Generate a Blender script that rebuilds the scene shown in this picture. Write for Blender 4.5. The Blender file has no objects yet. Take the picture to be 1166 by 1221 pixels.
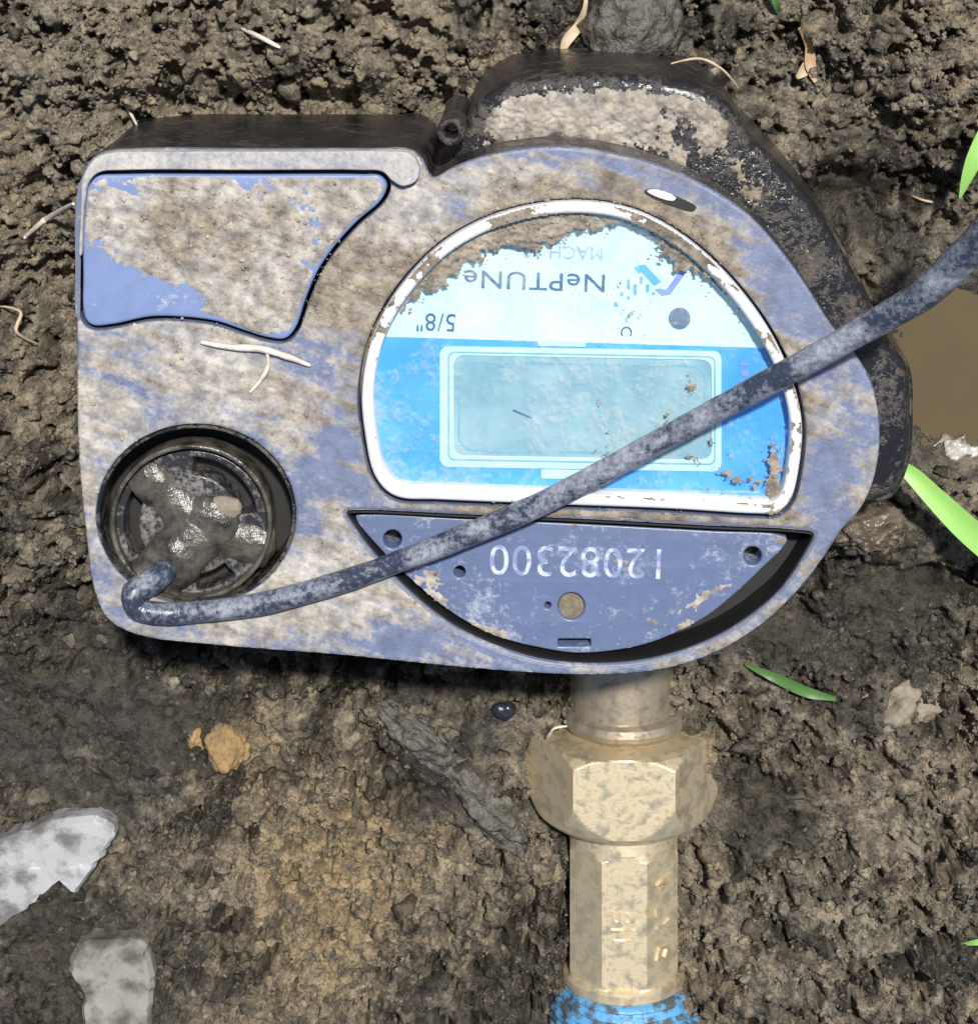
import bpy, bmesh, math, random
import numpy as np
from mathutils import Vector, Matrix
from mathutils.geometry import tessellate_polygon

# ------------------------------------------------------------------ camera, world, sun, exposure
S = 0.00016                 # metres per modelling unit (about one photograph pixel at the meter's top face)
ZOFF = 400.0                # the meter's top face is z = 0 in modelling units; the soil lies about 400 below it
CX, CY = 583.0, 610.5
D = 3000.0                  # camera distance in modelling units (0.48 m)
TILT = math.radians(17.0)
scene = bpy.context.scene
COL = scene.collection

cpos = Vector((0.03 * D, math.sin(TILT) * D, math.cos(TILT) * D))
fwd = (-cpos).normalized()
right = fwd.cross(Vector((0, 1, 0))).normalized()
up = right.cross(fwd).normalized()
CD = cpos.length
cam_data = bpy.data.cameras.new('camera')
cam = bpy.data.objects.new('camera', cam_data)
COL.objects.link(cam)
rot = Matrix((right, up, -fwd)).transposed().to_4x4()
cam.matrix_world = Matrix.Translation(Vector((cpos.x, cpos.y, cpos.z + ZOFF)) * S) @ rot
cam_data.sensor_fit = 'VERTICAL'
cam_data.sensor_height = 24.0
cam_data.lens = 24.0 * CD / 1221.0
cam_data.clip_start = 0.01
cam_data.clip_end = 50.0
scene.camera = cam

SUN_EL = math.radians(64)
SUN_AZ = math.radians(16)     # from +y towards +x
sdir = Vector((math.cos(SUN_EL) * math.sin(SUN_AZ), math.cos(SUN_EL) * math.cos(SUN_AZ), math.sin(SUN_EL)))
world = bpy.data.worlds.new('World')
scene.world = world
world.use_nodes = True
wn = world.node_tree
bg = wn.nodes['Background']
sky = wn.nodes.new('ShaderNodeTexSky')
sky.sky_type = 'NISHITA'
sky.sun_disc = False
sky.sun_elevation = SUN_EL
sky.sun_rotation = SUN_AZ
sky.air_density = 1.0
sky.dust_density = 1.5
wn.links.new(sky.outputs[0], bg.inputs['Color'])
bg.inputs['Strength'].default_value = 0.075
sun_data = bpy.data.lights.new('sun', 'SUN')
sun_data.energy = 4.5
sun_data.angle = math.radians(3.0)
sun_data.color = (1.0, 0.955, 0.89)
sun = bpy.data.objects.new('sun', sun_data)
COL.objects.link(sun)
sun.rotation_euler = sdir.to_track_quat('Z', 'Y').to_euler()
sun.location = sdir * 2
vs = scene.view_settings
vs.view_transform = 'Standard'
vs.look = 'None'
vs.exposure = 0.32
vs.gamma = 1.0
vs.use_curve_mapping = False

# ------------------------------------------------------------------ helpers: pixels, noise
def at(px, py, z):
    d = fwd * CD + right * (px - CX) + up * (CY - py)
    k = (z - cpos.z) / d.z
    p = cpos + d * k
    return (p.x, p.y, z)

def at_np(px, py, z):
    px = np.asarray(px, float); py = np.asarray(py, float); z = np.asarray(z, float)
    a = px - CX; b = CY - py
    dx = fwd.x * CD + right.x * a + up.x * b
    dy = fwd.y * CD + right.y * a + up.y * b
    dz = fwd.z * CD + right.z * a + up.z * b
    k = (z - cpos.z) / dz
    return cpos.x + dx * k, cpos.y + dy * k

def proj_np(x, y, z):
    vx, vy, vz = x - cpos.x, y - cpos.y, z - cpos.z
    dep = vx * fwd.x + vy * fwd.y + vz * fwd.z
    a = (vx * right.x + vy * right.y + vz * right.z) / dep * CD
    b = (vx * up.x + vy * up.y + vz * up.z) / dep * CD
    return CX + a, CY - b

def hsh(ix, iy, seed):
    h = (ix.astype(np.int64) * 374761393 + iy.astype(np.int64) * 668265263 + seed * 2147483647) & 0xffffffff
    h = ((h ^ (h >> 13)) * 1274126177) & 0xffffffff
    h = h ^ (h >> 16)
    h = (h * 2246822519) & 0xffffffff
    h = h ^ (h >> 15)
    return (h & 0xffffff) / float(0xffffff)

def vnoise(x, y, seed=0):
    x0 = np.floor(x); y0 = np.floor(y)
    fx = x - x0; fy = y - y0
    fx = fx * fx * fx * (fx * (fx * 6 - 15) + 10); fy = fy * fy * fy * (fy * (fy * 6 - 15) + 10)
    a = hsh(x0, y0, seed); b = hsh(x0 + 1, y0, seed); c = hsh(x0, y0 + 1, seed); d = hsh(x0 + 1, y0 + 1, seed)
    return (a * (1 - fx) + b * fx) * (1 - fy) + (c * (1 - fx) + d * fx) * fy

def fbm(x, y, seed=0, octv=4, gain=0.5):
    s = 0; amp = 1; tot = 0
    ca, sa = math.cos(0.6), math.sin(0.6)
    for i in range(octv):
        s = s + amp * vnoise(x, y, seed + i * 17)
        tot += amp; amp *= gain
        x, y = (x * ca - y * sa) * 2.03 + 11.3, (x * sa + y * ca) * 2.03 + 5.7
    return s / tot

def worley(x, y, seed=0):
    x0 = np.floor(x); y0 = np.floor(y)
    f1 = np.full(x.shape, 9.0); cid = np.zeros(x.shape)
    for i in (-1, 0, 1):
        for j in (-1, 0, 1):
            gx = x0 + i; gy = y0 + j
            dx = gx + hsh(gx, gy, seed) - x; dy = gy + hsh(gx, gy, seed + 7) - y
            d = dx * dx + dy * dy
            m = d < f1
            f1 = np.where(m, d, f1)
            cid = np.where(m, hsh(gx, gy, seed + 13), cid)
    return np.sqrt(f1), cid

def sstep(a, b, x):
    t = np.clip((x - a) / (b - a), 0, 1)
    return t * t * (3 - 2 * t)

def gauss(u, v, cx, cy, rx, ry, ang=0.0):
    c, s = math.cos(math.radians(ang)), math.sin(math.radians(ang))
    dx = u - cx; dy = v - cy
    a = (dx * c + dy * s) / rx; b = (-dx * s + dy * c) / ry
    return np.exp(-(a * a + b * b))

def inside_poly(u, v, poly):
    res = np.zeros(u.shape, bool)
    n = len(poly)
    for i in range(n):
        x1, y1 = poly[i]; x2, y2 = poly[(i + 1) % n]
        if y1 == y2: continue
        c = ((y1 > v) != (y2 > v)) & (u < (x2 - x1) * (v - y1) / (y2 - y1) + x1)
        res ^= c
    return res

def dist_poly(u, v, poly, closed=True):
    best = np.full(u.shape, 1e9)
    n = len(poly)
    for i in range(n if closed else n - 1):
        x1, y1 = poly[i]; x2, y2 = poly[(i + 1) % n]
        dx, dy = x2 - x1, y2 - y1
        L = dx * dx + dy * dy + 1e-9
        t = np.clip(((u - x1) * dx + (v - y1) * dy) / L, 0, 1)
        best = np.minimum(best, np.hypot(u - x1 - t * dx, v - y1 - t * dy))
    return best

def smooth_loop(pts, n=6, closed=True):
    out = []
    m = len(pts)
    rng = range(m) if closed else range(m - 1)
    for i in rng:
        if closed:
            p0, p1, p2, p3 = pts[i - 1], pts[i], pts[(i + 1) % m], pts[(i + 2) % m]
        else:
            p0, p1, p2, p3 = pts[max(i - 1, 0)], pts[i], pts[i + 1], pts[min(i + 2, m - 1)]
        p0, p1, p2, p3 = map(np.array, (p0, p1, p2, p3))
        t0 = 0.0; t1 = max(np.linalg.norm(p1[:2] - p0[:2]) ** .5, 1e-3); t2 = t1 + max(np.linalg.norm(p2[:2] - p1[:2]) ** .5, 1e-3)
        t3 = t2 + max(np.linalg.norm(p3[:2] - p2[:2]) ** .5, 1e-3)
        for k in range(n):
            t = t1 + (t2 - t1) * k / n
            a1 = (t1 - t) / (t1 - t0) * p0 + (t - t0) / (t1 - t0) * p1
            a2 = (t2 - t) / (t2 - t1) * p1 + (t - t1) / (t2 - t1) * p2
            a3 = (t3 - t) / (t3 - t2) * p2 + (t - t2) / (t3 - t2) * p3
            b1 = (t2 - t) / (t2 - t0) * a1 + (t - t0) / (t2 - t0) * a2
            b2 = (t3 - t) / (t3 - t1) * a2 + (t - t1) / (t3 - t1) * a3
            c = (t2 - t) / (t2 - t1) * b1 + (t - t1) / (t2 - t1) * b2
            out.append(tuple(float(q) for q in c))
    if not closed:
        out.append(tuple(float(q) for q in pts[-1]))
    return out

def area2(p):
    return 0.5 * sum(p[i][0] * p[(i + 1) % len(p)][1] - p[(i + 1) % len(p)][0] * p[i][1] for i in range(len(p)))

def ccw(p):
    return p if area2(p) > 0 else p[::-1]

def offset(p, d):
    """positive d grows a counter-clockwise loop"""
    n = len(p); out = []
    for i in range(n):
        a, b, c = p[i - 1], p[i], p[(i + 1) % n]
        e1 = np.array([b[0] - a[0], b[1] - a[1]]); e2 = np.array([c[0] - b[0], c[1] - b[1]])
        e1 /= np.linalg.norm(e1) + 1e-9; e2 /= np.linalg.norm(e2) + 1e-9
        n1 = np.array([e1[1], -e1[0]]); n2 = np.array([e2[1], -e2[0]])
        m = n1 + n2; L = np.linalg.norm(m)
        m = m / L if L > 1e-6 else n1
        k = d / max(m.dot(n1), 0.5)
        out.append((b[0] + m[0] * k, b[1] + m[1] * k))
    return out

def circle(cx, cy, r, n=40, ry=None):
    ry = r if ry is None else ry
    return [(cx + r * math.cos(2 * math.pi * i / n), cy + ry * math.sin(2 * math.pi * i / n)) for i in range(n)]

# ------------------------------------------------------------------ helpers: materials
class NT:
    def __init__(self, name):
        m = bpy.data.materials.get(name) or bpy.data.materials.new(name)
        m.use_nodes = True
        self.m = m; self.t = m.node_tree; self.N = self.t.nodes
        self.b = self.N['Principled BSDF']
        self.out = self.N['Material Output']
        self.co = self.N.new('ShaderNodeTexCoord').outputs['Object']
    def link(self, a, b): self.t.links.new(a, b)
    def noise(self, scale, detail=4, rough=0.55, dist=0.0, vec=None):
        n = self.N.new('ShaderNodeTexNoise')
        n.inputs['Scale'].default_value = scale; n.inputs['Detail'].default_value = detail
        n.inputs['Roughness'].default_value = rough; n.inputs['Distortion'].default_value = dist
        self.link(vec or self.co, n.inputs['Vector'])
        return n.outputs['Fac']
    def voronoi(self, scale, feature='F1'):
        n = self.N.new('ShaderNodeTexVoronoi'); n.feature = feature
        n.inputs['Scale'].default_value = scale
        self.link(self.co, n.inputs['Vector'])
        return n.outputs['Distance']
    def ramp(self, fac, stops):
        n = self.N.new('ShaderNodeValToRGB')
        e = n.color_ramp.elements
        while len(e) < len(stops): e.new(0.5)
        for i, (p, c) in enumerate(stops):
            e[i].position = p
            e[i].color = (c, c, c, 1) if isinstance(c, (int, float)) else (*c, 1)
        self.link(fac, n.inputs[0])
        return n.outputs['Color']
    def mix(self, fac, a, b, mode='MIX'):
        n = self.N.new('ShaderNodeMix'); n.data_type = 'RGBA'; n.blend_type = mode
        for i, v in ((0, fac), (6, a), (7, b)):
            if isinstance(v, bpy.types.NodeSocket): self.link(v, n.inputs[i])
            else: n.inputs[i].default_value = v if i == 0 else (*v, 1)
        return n.outputs[2]
    def math(self, op, a, b=0.0):
        n = self.N.new('ShaderNodeMath'); n.operation = op
        for i, v in ((0, a), (1, b)):
            if isinstance(v, bpy.types.NodeSocket): self.link(v, n.inputs[i])
            else: n.inputs[i].default_value = v
        return n.outputs[0]
    def attr(self, name):
        n = self.N.new('ShaderNodeAttribute'); n.attribute_name = name
        return n.outputs['Fac']
    def set(self, key, v):
        s = self.b.inputs[key]
        if isinstance(v, bpy.types.NodeSocket): self.link(v, s)
        elif isinstance(v, tuple): s.default_value = (*v, 1)
        else: s.default_value = v
    def bump(self, h, strength=0.5, dist=0.0005):
        n = self.N.new('ShaderNodeBump')
        n.inputs['Strength'].default_value = strength; n.inputs['Distance'].default_value = dist
        self.link(h, n.inputs['Height'])
        self.link(n.outputs['Normal'], self.b.inputs['Normal'])

M = {}
def plastic_material(name, base, dust, lo, hi, rough=0.45):
    k = NT(name)
    big = k.noise(90, 6, 0.65, 0.4)
    fine = k.noise(900, 4, 0.7)
    f = k.ramp(k.mix(0.4, big, fine), [(lo, 0.0), (hi, 1.0)])
    tint = k.mix(k.noise(300, 3), base, tuple(c * 0.72 for c in base))
    k.set('Base Color', k.mix(f, tint, dust))
    k.set('Roughness', k.ramp(f, [(0, rough), (1, 0.9)]))
    k.bump(k.mix(0.5, fine, f), 0.35, 0.0003)
    M[name] = k.m
plastic_material('housing_plastic', (0.14, 0.165, 0.24), (0.50, 0.48, 0.47), 0.52, 0.72)
plastic_material('dusty_plastic', (0.16, 0.18, 0.25), (0.50, 0.47, 0.42), 0.34, 0.58, 0.6)
plastic_material('panel_plastic', (0.19, 0.26, 0.47), (0.55, 0.55, 0.56), 0.56, 0.72, 0.4)
plastic_material('plate_plastic', (0.13, 0.17, 0.295), (0.50, 0.54, 0.62), 0.53, 0.74, 0.33)
plastic_material('gland_plastic', (0.03, 0.03, 0.034), (0.27, 0.25, 0.23), 0.48, 0.66, 0.22)
plastic_material('cable_jacket', (0.035, 0.045, 0.075), (0.36, 0.39, 0.46), 0.44, 0.68, 0.18)
plastic_material('ring_plastic', (0.78, 0.79, 0.82), (0.48, 0.43, 0.36), 0.58, 0.76, 0.4)

def side_material(name, lo, hi, mudc=(0.30, 0.27, 0.225)):
    k = NT(name)
    a = k.noise(140, 7, 0.7, 0.8)
    b = k.noise(700, 4, 0.7)
    f = k.ramp(k.mix(0.35, a, b), [(lo, 0.0), (hi, 1.0)])
    mud = k.mix(b, mudc, tuple(c * 0.7 for c in mudc))
    k.set('Base Color', k.mix(f, (0.014, 0.014, 0.017), mud))
    k.set('Roughness', k.ramp(f, [(0, 0.16), (1, 0.85)]))
    k.bump(k.mix(0.5, f, b), 0.7, 0.0006)
    M[name] = k.m
side_material('wet_black_side', 0.50, 0.66, (0.13, 0.105, 0.085))
side_material('muddy_case', 0.47, 0.60, (0.15, 0.13, 0.10))

k = NT('dry_mud')
t = k.attr('tone')
fine = k.noise(1500, 5, 0.7)
mid = k.noise(350, 5, 0.65)
pale = k.mix(k.ramp(mid, [(0.36, 0.0), (0.64, 1.0)]), (0.54, 0.51, 0.465), (0.25, 0.24, 0.235))
tan = k.mix(k.ramp(mid, [(0.36, 0.0), (0.64, 1.0)]), (0.31, 0.26, 0.19), (0.11, 0.094, 0.075))
c = k.mix(t, pale, tan)
c = k.mix(k.ramp(fine, [(0.5, 0.0), (0.8, 0.65)]), c, (0.17, 0.14, 0.11))
cover = k.attr('cover')
bare = k.mix(k.ramp(mid, [(0.35, 0.0), (0.65, 1.0)]), (0.165, 0.198, 0.305), (0.105, 0.128, 0.205))
cm = k.ramp(k.math('ADD', cover, k.math('MULTIPLY', k.math('SUBTRACT', fine, 0.5), 0.9)), [(0.18, 0.0), (0.95, 1.0)])
k.set('Base Color', k.mix(cm, bare, c))
k.set('Roughness', k.ramp(cm, [(0, 0.42), (1, 0.93)]))
k.bump(k.mix(0.5, fine, cm), 0.55, 0.0004)
M['dry_mud'] = k.m

def soil_material(name):
    k = NT(name)
    wet = k.attr('wet'); tone = k.attr('tone')
    fine = k.noise(1500, 3, 0.75)
    mid = k.noise(330, 4, 0.7, 0.3)
    dry = k.mix(tone, (0.29, 0.25, 0.185), (0.40, 0.29, 0.15))
    dry = k.mix(k.ramp(mid, [(0.36, 0.0), (0.64, 1.0)]), dry, (0.078, 0.067, 0.052))
    wetc = k.mix(k.ramp(mid, [(0.38, 0.0), (0.62, 1.0)]), (0.060, 0.052, 0.038), (0.019, 0.017, 0.014))
    c = k.mix(wet, dry, wetc)
    c = k.mix(k.math('MULTIPLY', k.ramp(fine, [(0.55, 0.0), (0.72, 0.8)]), k.ramp(wet, [(0.2, 1.0), (0.9, 0.15)])), c, (0.38, 0.345, 0.275))
    c = k.mix(k.ramp(fine, [(0.30, 0.85), (0.45, 0.0)]), c, (0.014, 0.012, 0.010))
    k.set('Base Color', c)
    k.set('Roughness', k.ramp(wet, [(0.0, 0.95), (0.5, 0.55), (1.0, 0.14)]))
    k.bump(fine, 1.0, 0.0007)
    M[name] = k.m
soil_material('soil')

k = NT('puddle_water')
k.set('Base Color', k.mix(k.noise(60, 4), (0.085, 0.065, 0.036), (0.115, 0.09, 0.05)))
k.set('Roughness', 0.05); k.set('IOR', 1.33)
k.bump(k.noise(70, 3, 0.5), 0.12, 0.0008)
M['puddle_water'] = k.m

def brass_material(name, c1, c2, rough):
    k = NT(name)
    a = k.noise(300, 5, 0.6, 0.3); b = k.noise(1200, 4, 0.7)
    f = k.ramp(a, [(0.50, 0.0), (0.74, 1.0)])
    k.set('Base Color', k.mix(f, c1, c2))
    k.set('Metallic', k.ramp(f, [(0, 0.78), (1, 0.2)]))
    k.set('Roughness', k.ramp(a, [(0.3, rough), (0.7, 0.8)]))
    k.bump(k.mix(0.5, a, b), 0.28, 0.0003)
    M[name] = k.m
brass_material('brass', (0.74, 0.63, 0.43), (0.20, 0.155, 0.095), 0.26)
brass_material('dull_bronze', (0.42, 0.36, 0.27), (0.13, 0.11, 0.085), 0.32)

def plain(name, c1, c2, rough=0.5, scale=200, lo=0.35, hi=0.65, bump=0.2, dist=0.0003):
    k = NT(name)
    a = k.noise(scale, 5, 0.6)
    k.set('Base Color', k.mix(k.ramp(a, [(lo, 0.0), (hi, 1.0)]), c1, c2))
    k.set('Roughness', rough)
    k.bump(a, bump, dist)
    M[name] = k.m
plain('label_white', (0.50, 0.73, 0.83), (0.60, 0.80, 0.87), 0.5, 120)
plain('label_blue', (0.055, 0.32, 0.80), (0.11, 0.40, 0.85), 0.45, 70)
plain('label_pale_frame', (0.42, 0.68, 0.80), (0.50, 0.74, 0.83), 0.45, 150)
plain('lcd_glass', (0.20, 0.36, 0.45), (0.33, 0.49, 0.55), 0.25, 45, 0.4, 0.6, 0.02)  # cloudy reflections painted into the screen colour
plain('lcd_line', (0.16, 0.36, 0.46), (0.22, 0.42, 0.50), 0.5)
plain('print_navy', (0.045, 0.10, 0.22), (0.08, 0.16, 0.30), 0.5)
plain('print_slate', (0.09, 0.14, 0.24), (0.16, 0.22, 0.30), 0.5, 300)
plain('print_blue', (0.10, 0.36, 0.80), (0.12, 0.42, 0.86), 0.5)
plain('print_violet', (0.20, 0.26, 0.68), (0.24, 0.32, 0.74), 0.5)
plain('print_faded', (0.30, 0.42, 0.62), (0.36, 0.48, 0.68), 0.5)
plain('engraved_white', (0.50, 0.53, 0.62), (0.19, 0.24, 0.40), 0.6, 420, 0.43, 0.56)
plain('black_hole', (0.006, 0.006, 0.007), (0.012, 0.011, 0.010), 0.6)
plain('mud_plug', (0.22, 0.185, 0.13), (0.13, 0.11, 0.085), 0.9, 700, 0.35, 0.65, 0.8, 0.0008)
plain('thread_blue', (0.10, 0.33, 0.60), (0.075, 0.095, 0.10), 0.42, 300, 0.45, 0.58, 0.8, 0.001)
plain('white_stone', (0.36, 0.365, 0.37), (0.14, 0.135, 0.13), 0.38, 150, 0.44, 0.62, 0.5, 0.001)
plain('dull_stone', (0.25, 0.245, 0.22), (0.09, 0.083, 0.068), 0.42, 150, 0.42, 0.62, 0.5, 0.001)
plain('grey_mud', (0.13, 0.12, 0.098), (0.04, 0.036, 0.029), 0.35, 330, 0.35, 0.65, 1.0, 0.002)
plain('wet_mud', (0.15, 0.122, 0.085), (0.06, 0.05, 0.037), 0.22, 260, 0.35, 0.65, 0.8, 0.0015)
plain('pale_clod', (0.25, 0.215, 0.165), (0.17, 0.145, 0.11), 0.7, 300, 0.4, 0.65, 0.9, 0.0012)
plain('ochre_clod', (0.34, 0.22, 0.09), (0.17, 0.12, 0.065), 0.9, 300, 0.35, 0.65, 0.9, 0.0012)
plain('muddy_arm', (0.11, 0.10, 0.082), (0.022, 0.02, 0.018), 0.27, 260, 0.35, 0.65, 0.7, 0.001)
plain('black_pebble', (0.012, 0.014, 0.022), (0.02, 0.022, 0.03), 0.25, 300)
plain('glint_mud', (0.42, 0.40, 0.37), (0.13, 0.11, 0.085), 0.12, 240, 0.42, 0.58, 0.6, 0.001)  # pale blotches: glints of wet mud put into the colour
plain('straw', (0.55, 0.45, 0.31), (0.40, 0.30, 0.19), 0.7, 400)
plain('pale_root', (0.66, 0.62, 0.55), (0.48, 0.43, 0.36), 0.75, 400)
plain('brown_leaf', (0.28, 0.17, 0.085), (0.42, 0.30, 0.19), 0.6, 200)

def grass_material(name, c1, c2):
    k = NT(name)
    mp = k.N.new('ShaderNodeMapping'); mp.inputs['Scale'].default_value = (30, 900, 30)
    a = k.noise(1.0, 3, 0.6)
    k.set('Base Color', k.mix(k.noise(240, 3), c1, c2))
    k.set('Roughness', 0.45)
    k.set('Subsurface Weight', 0.15); k.b.inputs['Subsurface Radius'].default_value = (0.001, 0.002, 0.0005)
    M[name] = k.m
grass_material('grass_bright', (0.22, 0.46, 0.10), (0.30, 0.54, 0.14))
grass_material('grass_dark', (0.05, 0.13, 0.035), (0.09, 0.19, 0.05))

k = NT('clear_lens')
k.N.remove(k.b)
tr = k.N.new('ShaderNodeBsdfTransparent'); tr.inputs[0].default_value = (0.97, 0.985, 0.99, 1)
gl = k.N.new('ShaderNodeBsdfGlossy'); gl.inputs['Roughness'].default_value = 0.13
di = k.N.new('ShaderNodeBsdfDiffuse'); di.inputs[0].default_value = (0.62, 0.66, 0.66, 1)
fr = k.N.new('ShaderNodeFresnel'); fr.inputs[0].default_value = 1.45
m1 = k.N.new('ShaderNodeMixShader'); m2 = k.N.new('ShaderNodeMixShader')
k.link(fr.outputs[0], m1.inputs[0]); k.link(tr.outputs[0], m1.inputs[1]); k.link(gl.outputs[0], m1.inputs[2])
haze = k.mix(0.5, k.noise(55, 5, 0.6, 1.2), k.noise(700, 4, 0.7))
k.link(k.ramp(haze, [(0.5, 0.0), (0.78, 0.4)]), m2.inputs[0])
k.link(m1.outputs[0], m2.inputs[1]); k.link(di.outputs[0], m2.inputs[2])
k.link(m2.outputs[0], k.out.inputs['Surface'])
M['clear_lens'] = k.m

# ------------------------------------------------------------------ helpers: objects
ORIGIN = {}
def link_obj(name, data, parent, origin):
    o = bpy.data.objects.new(name, data)
    COL.objects.link(o)
    ORIGIN[o] = origin
    if parent is None:
        o.location = (origin[0] * S, origin[1] * S, (origin[2] + ZOFF) * S)
    else:
        o.parent = parent
        po = ORIGIN[parent]
        o.location = tuple((origin[i] - po[i]) * S for i in range(3))
    return o

def mesh_obj(name, verts, faces, mat, parent=None, smooth=None, attrs=None, origin=None):
    """verts in modelling units (world); smooth = sharp angle in degrees or None for flat"""
    v = np.asarray(verts, float).reshape(-1, 3)
    if origin is None:
        origin = ORIGIN[parent] if parent else (float(v[:, 0].mean()), float(v[:, 1].mean()), float(v[:, 2].min()))
    me = bpy.data.meshes.new(name)
    loc = (v - np.array(origin)) * S
    if isinstance(faces, np.ndarray):
        nf, w = faces.shape
        me.vertices.add(len(loc)); me.vertices.foreach_set('co', loc.astype(np.float32).ravel())
        me.loops.add(nf * w); me.loops.foreach_set('vertex_index', faces.astype(np.int32).ravel())
        me.polygons.add(nf); me.polygons.foreach_set('loop_start', np.arange(0, nf * w, w, dtype=np.int32))
        me.update(calc_edges=True)
    else:
        me.from_pydata(loc.tolist(), [], faces)
    me.validate()
    if smooth is not None:
        me.polygons.foreach_set('use_smooth', [True] * len(me.polygons))
        if smooth < 179: me.set_sharp_from_angle(angle=math.radians(smooth))
    for an, av in (attrs or {}).items():
        at_ = me.attributes.new(an, 'FLOAT', 'POINT')
        at_.data.foreach_set('value', np.asarray(av, np.float32))
    me.materials.append(M[mat])
    return link_obj(name, me, parent, origin)

def tag(o, label, cat, group=None):
    o['label'] = label; o['category'] = cat
    if group: o['group'] = group
    return o

def structure(o): o['kind'] = 'structure'; return o
def stuff(o): o['kind'] = 'stuff'; return o
def empty(name, origin): return link_obj(name, None, None, origin)

def prism(name, outer, z_top, z_bot, mat, parent, holes=(), bevel=3.0, hole_bot=None, smooth=40, wob=0.0, close_bottom=False):
    """px outline on plane z_top, vertical walls, rounded top edge, optional holes with their own walls"""
    def w(loop): return [at(p[0], p[1], z_top)[:2] for p in loop]
    outer = ccw(w(outer)); holes = [ccw(w(h)) for h in holes]
    V, F = [], []
    def add_loop(loop, z):
        i0 = len(V)
        V.extend([(p[0], p[1], z) for p in loop]); return list(range(i0, i0 + len(loop)))
    def bridge(a, b, flip=False):
        n = len(a)
        for i in range(n):
            q = (a[i], a[(i + 1) % n], b[(i + 1) % n], b[i])
            F.append(q if flip else q[::-1])
    prof = [(0.0, 0.0), (0.35, 0.06), (0.7, 0.3), (0.92, 0.65), (1.0, 1.0)] if bevel > 0 else [(0, 0)]
    tops = []
    rings = [add_loop(offset(outer, -bevel * (1 - a)), z_top - bevel * b) for a, b in prof]
    tops.append(rings[0])
    rings.append(add_loop(outer, z_bot))
    for a, b in zip(rings, rings[1:]): bridge(a, b)
    if close_bottom:
        F.append(tuple(rings[-1][::-1]))
    for hi, h in enumerate(holes):
        hb = hole_bot if hole_bot is not None else z_bot
        hb = hb[hi] if isinstance(hb, (list, tuple)) else hb
        rr = [add_loop(offset(h, bevel * (1 - a)), z_top - bevel * b) for a, b in prof]
        tops.append(rr[0]); rr.append(add_loop(h, hb))
        for a, b in zip(rr, rr[1:]): bridge(a, b, True)
    flat = [i for l in tops for i in l]
    tris = tessellate_polygon([[Vector((V[i][0], V[i][1], 0)) for i in l] for l in tops])
    for t3 in tris:
        a, b, c_ = (flat[i] for i in t3)
        A = (V[b][0] - V[a][0]) * (V[c_][1] - V[a][1]) - (V[c_][0] - V[a][0]) * (V[b][1] - V[a][1])
        if abs(A) < 1e-9: continue
        F.append((a, b, c_) if A > 0 else (a, c_, b))
    return mesh_obj(name, V, F, mat, parent, smooth)

def tube(name, pts, rad, mat, parent=None, seg=14, lump=0.0, seed=1, squash=1.0):
    """tube through 3-D points (modelling units) with per-point radii, rounded ends"""
    P = np.array(pts, float); n = len(P)
    R = np.array(rad, float) if hasattr(rad, '__len__') else np.full(n, float(rad))
    T = np.gradient(P, axis=0); T /= np.linalg.norm(T, axis=1)[:, None] + 1e-9
    nrm = np.array([0, 0, 1.0]) - T[0] * T[0][2]
    if np.linalg.norm(nrm) < 0.05: nrm = np.array([1.0, 0, 0])
    nrm /= np.linalg.norm(nrm)
    V, F = [], []
    for i in range(n):
        nrm = nrm - T[i] * nrm.dot(T[i]); nrm /= np.linalg.norm(nrm) + 1e-9
        bi = np.cross(T[i], nrm)
        for j in range(seg):
            a = 2 * math.pi * j / seg
            l = 1.0
            if lump:
                l += lump * (float(fbm(np.array([i * 0.35 + 9]), np.array([math.cos(a) * 1.6 + seed]), seed, 3)[0]) - 0.5) * 2
            V.append(P[i] + (nrm * math.cos(a) * squash + bi * math.sin(a)) * R[i] * l)
    for i in range(n - 1):
        for j in range(seg):
            F.append((i * seg + j, (i + 1) * seg + j, (i + 1) * seg + (j + 1) % seg, i * seg + (j + 1) % seg))
    a0 = len(V); V.append(P[0] - T[0] * R[0] * 0.4); V.append(P[-1] + T[-1] * R[-1] * 0.4)
    for j in range(seg):
        F.append((a0, j, (j + 1) % seg)); F.append((a0 + 1, (n - 1) * seg + (j + 1) % seg, (n - 1) * seg + j))
    return mesh_obj(name, V, [tuple(int(q) for q in f) for f in F], mat, parent, 60)

def text_obj(name, body, px, py, size, z, mat, parent, ang=180.0, depth=0.6, squeeze=1.0, normal_mat=None):
    """upside-down print: px,py is the centre of the word in the photograph; size is the cap height"""
    cu = bpy.data.curves.new('glyphs', 'FONT')
    cu.body = body; cu.size = size / 0.69; cu.align_x = 'CENTER'; cu.align_y = 'CENTER'
    cu.extrude = depth * 0.5; cu.resolution_u = 4
    cu.space_character = 1.06
    tmp = bpy.data.objects.new('glyphs', cu); COL.objects.link(tmp)
    dg = bpy.context.evaluated_depsgraph_get()
    me0 = bpy.data.meshes.new_from_object(tmp.evaluated_get(dg))
    if normal_mat is None:
        c0 = at(px, py, z)
        mat4 = Matrix.Translation(c0) @ Matrix.Rotation(math.radians(ang), 4, 'Z') @ Matrix.Diagonal((squeeze, 1, 1, 1))
    else:
        mat4 = normal_mat @ Matrix.Diagonal((squeeze, 1, 1, 1))
    V = [tuple(mat4 @ v.co) for v in me0.vertices]
    F = [tuple(p.vertices) for p in me0.polygons]
    bpy.data.objects.remove(tmp); bpy.data.curves.remove(cu); bpy.data.meshes.remove(me0)
    return mesh_obj(name, V, F, mat, parent)

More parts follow.
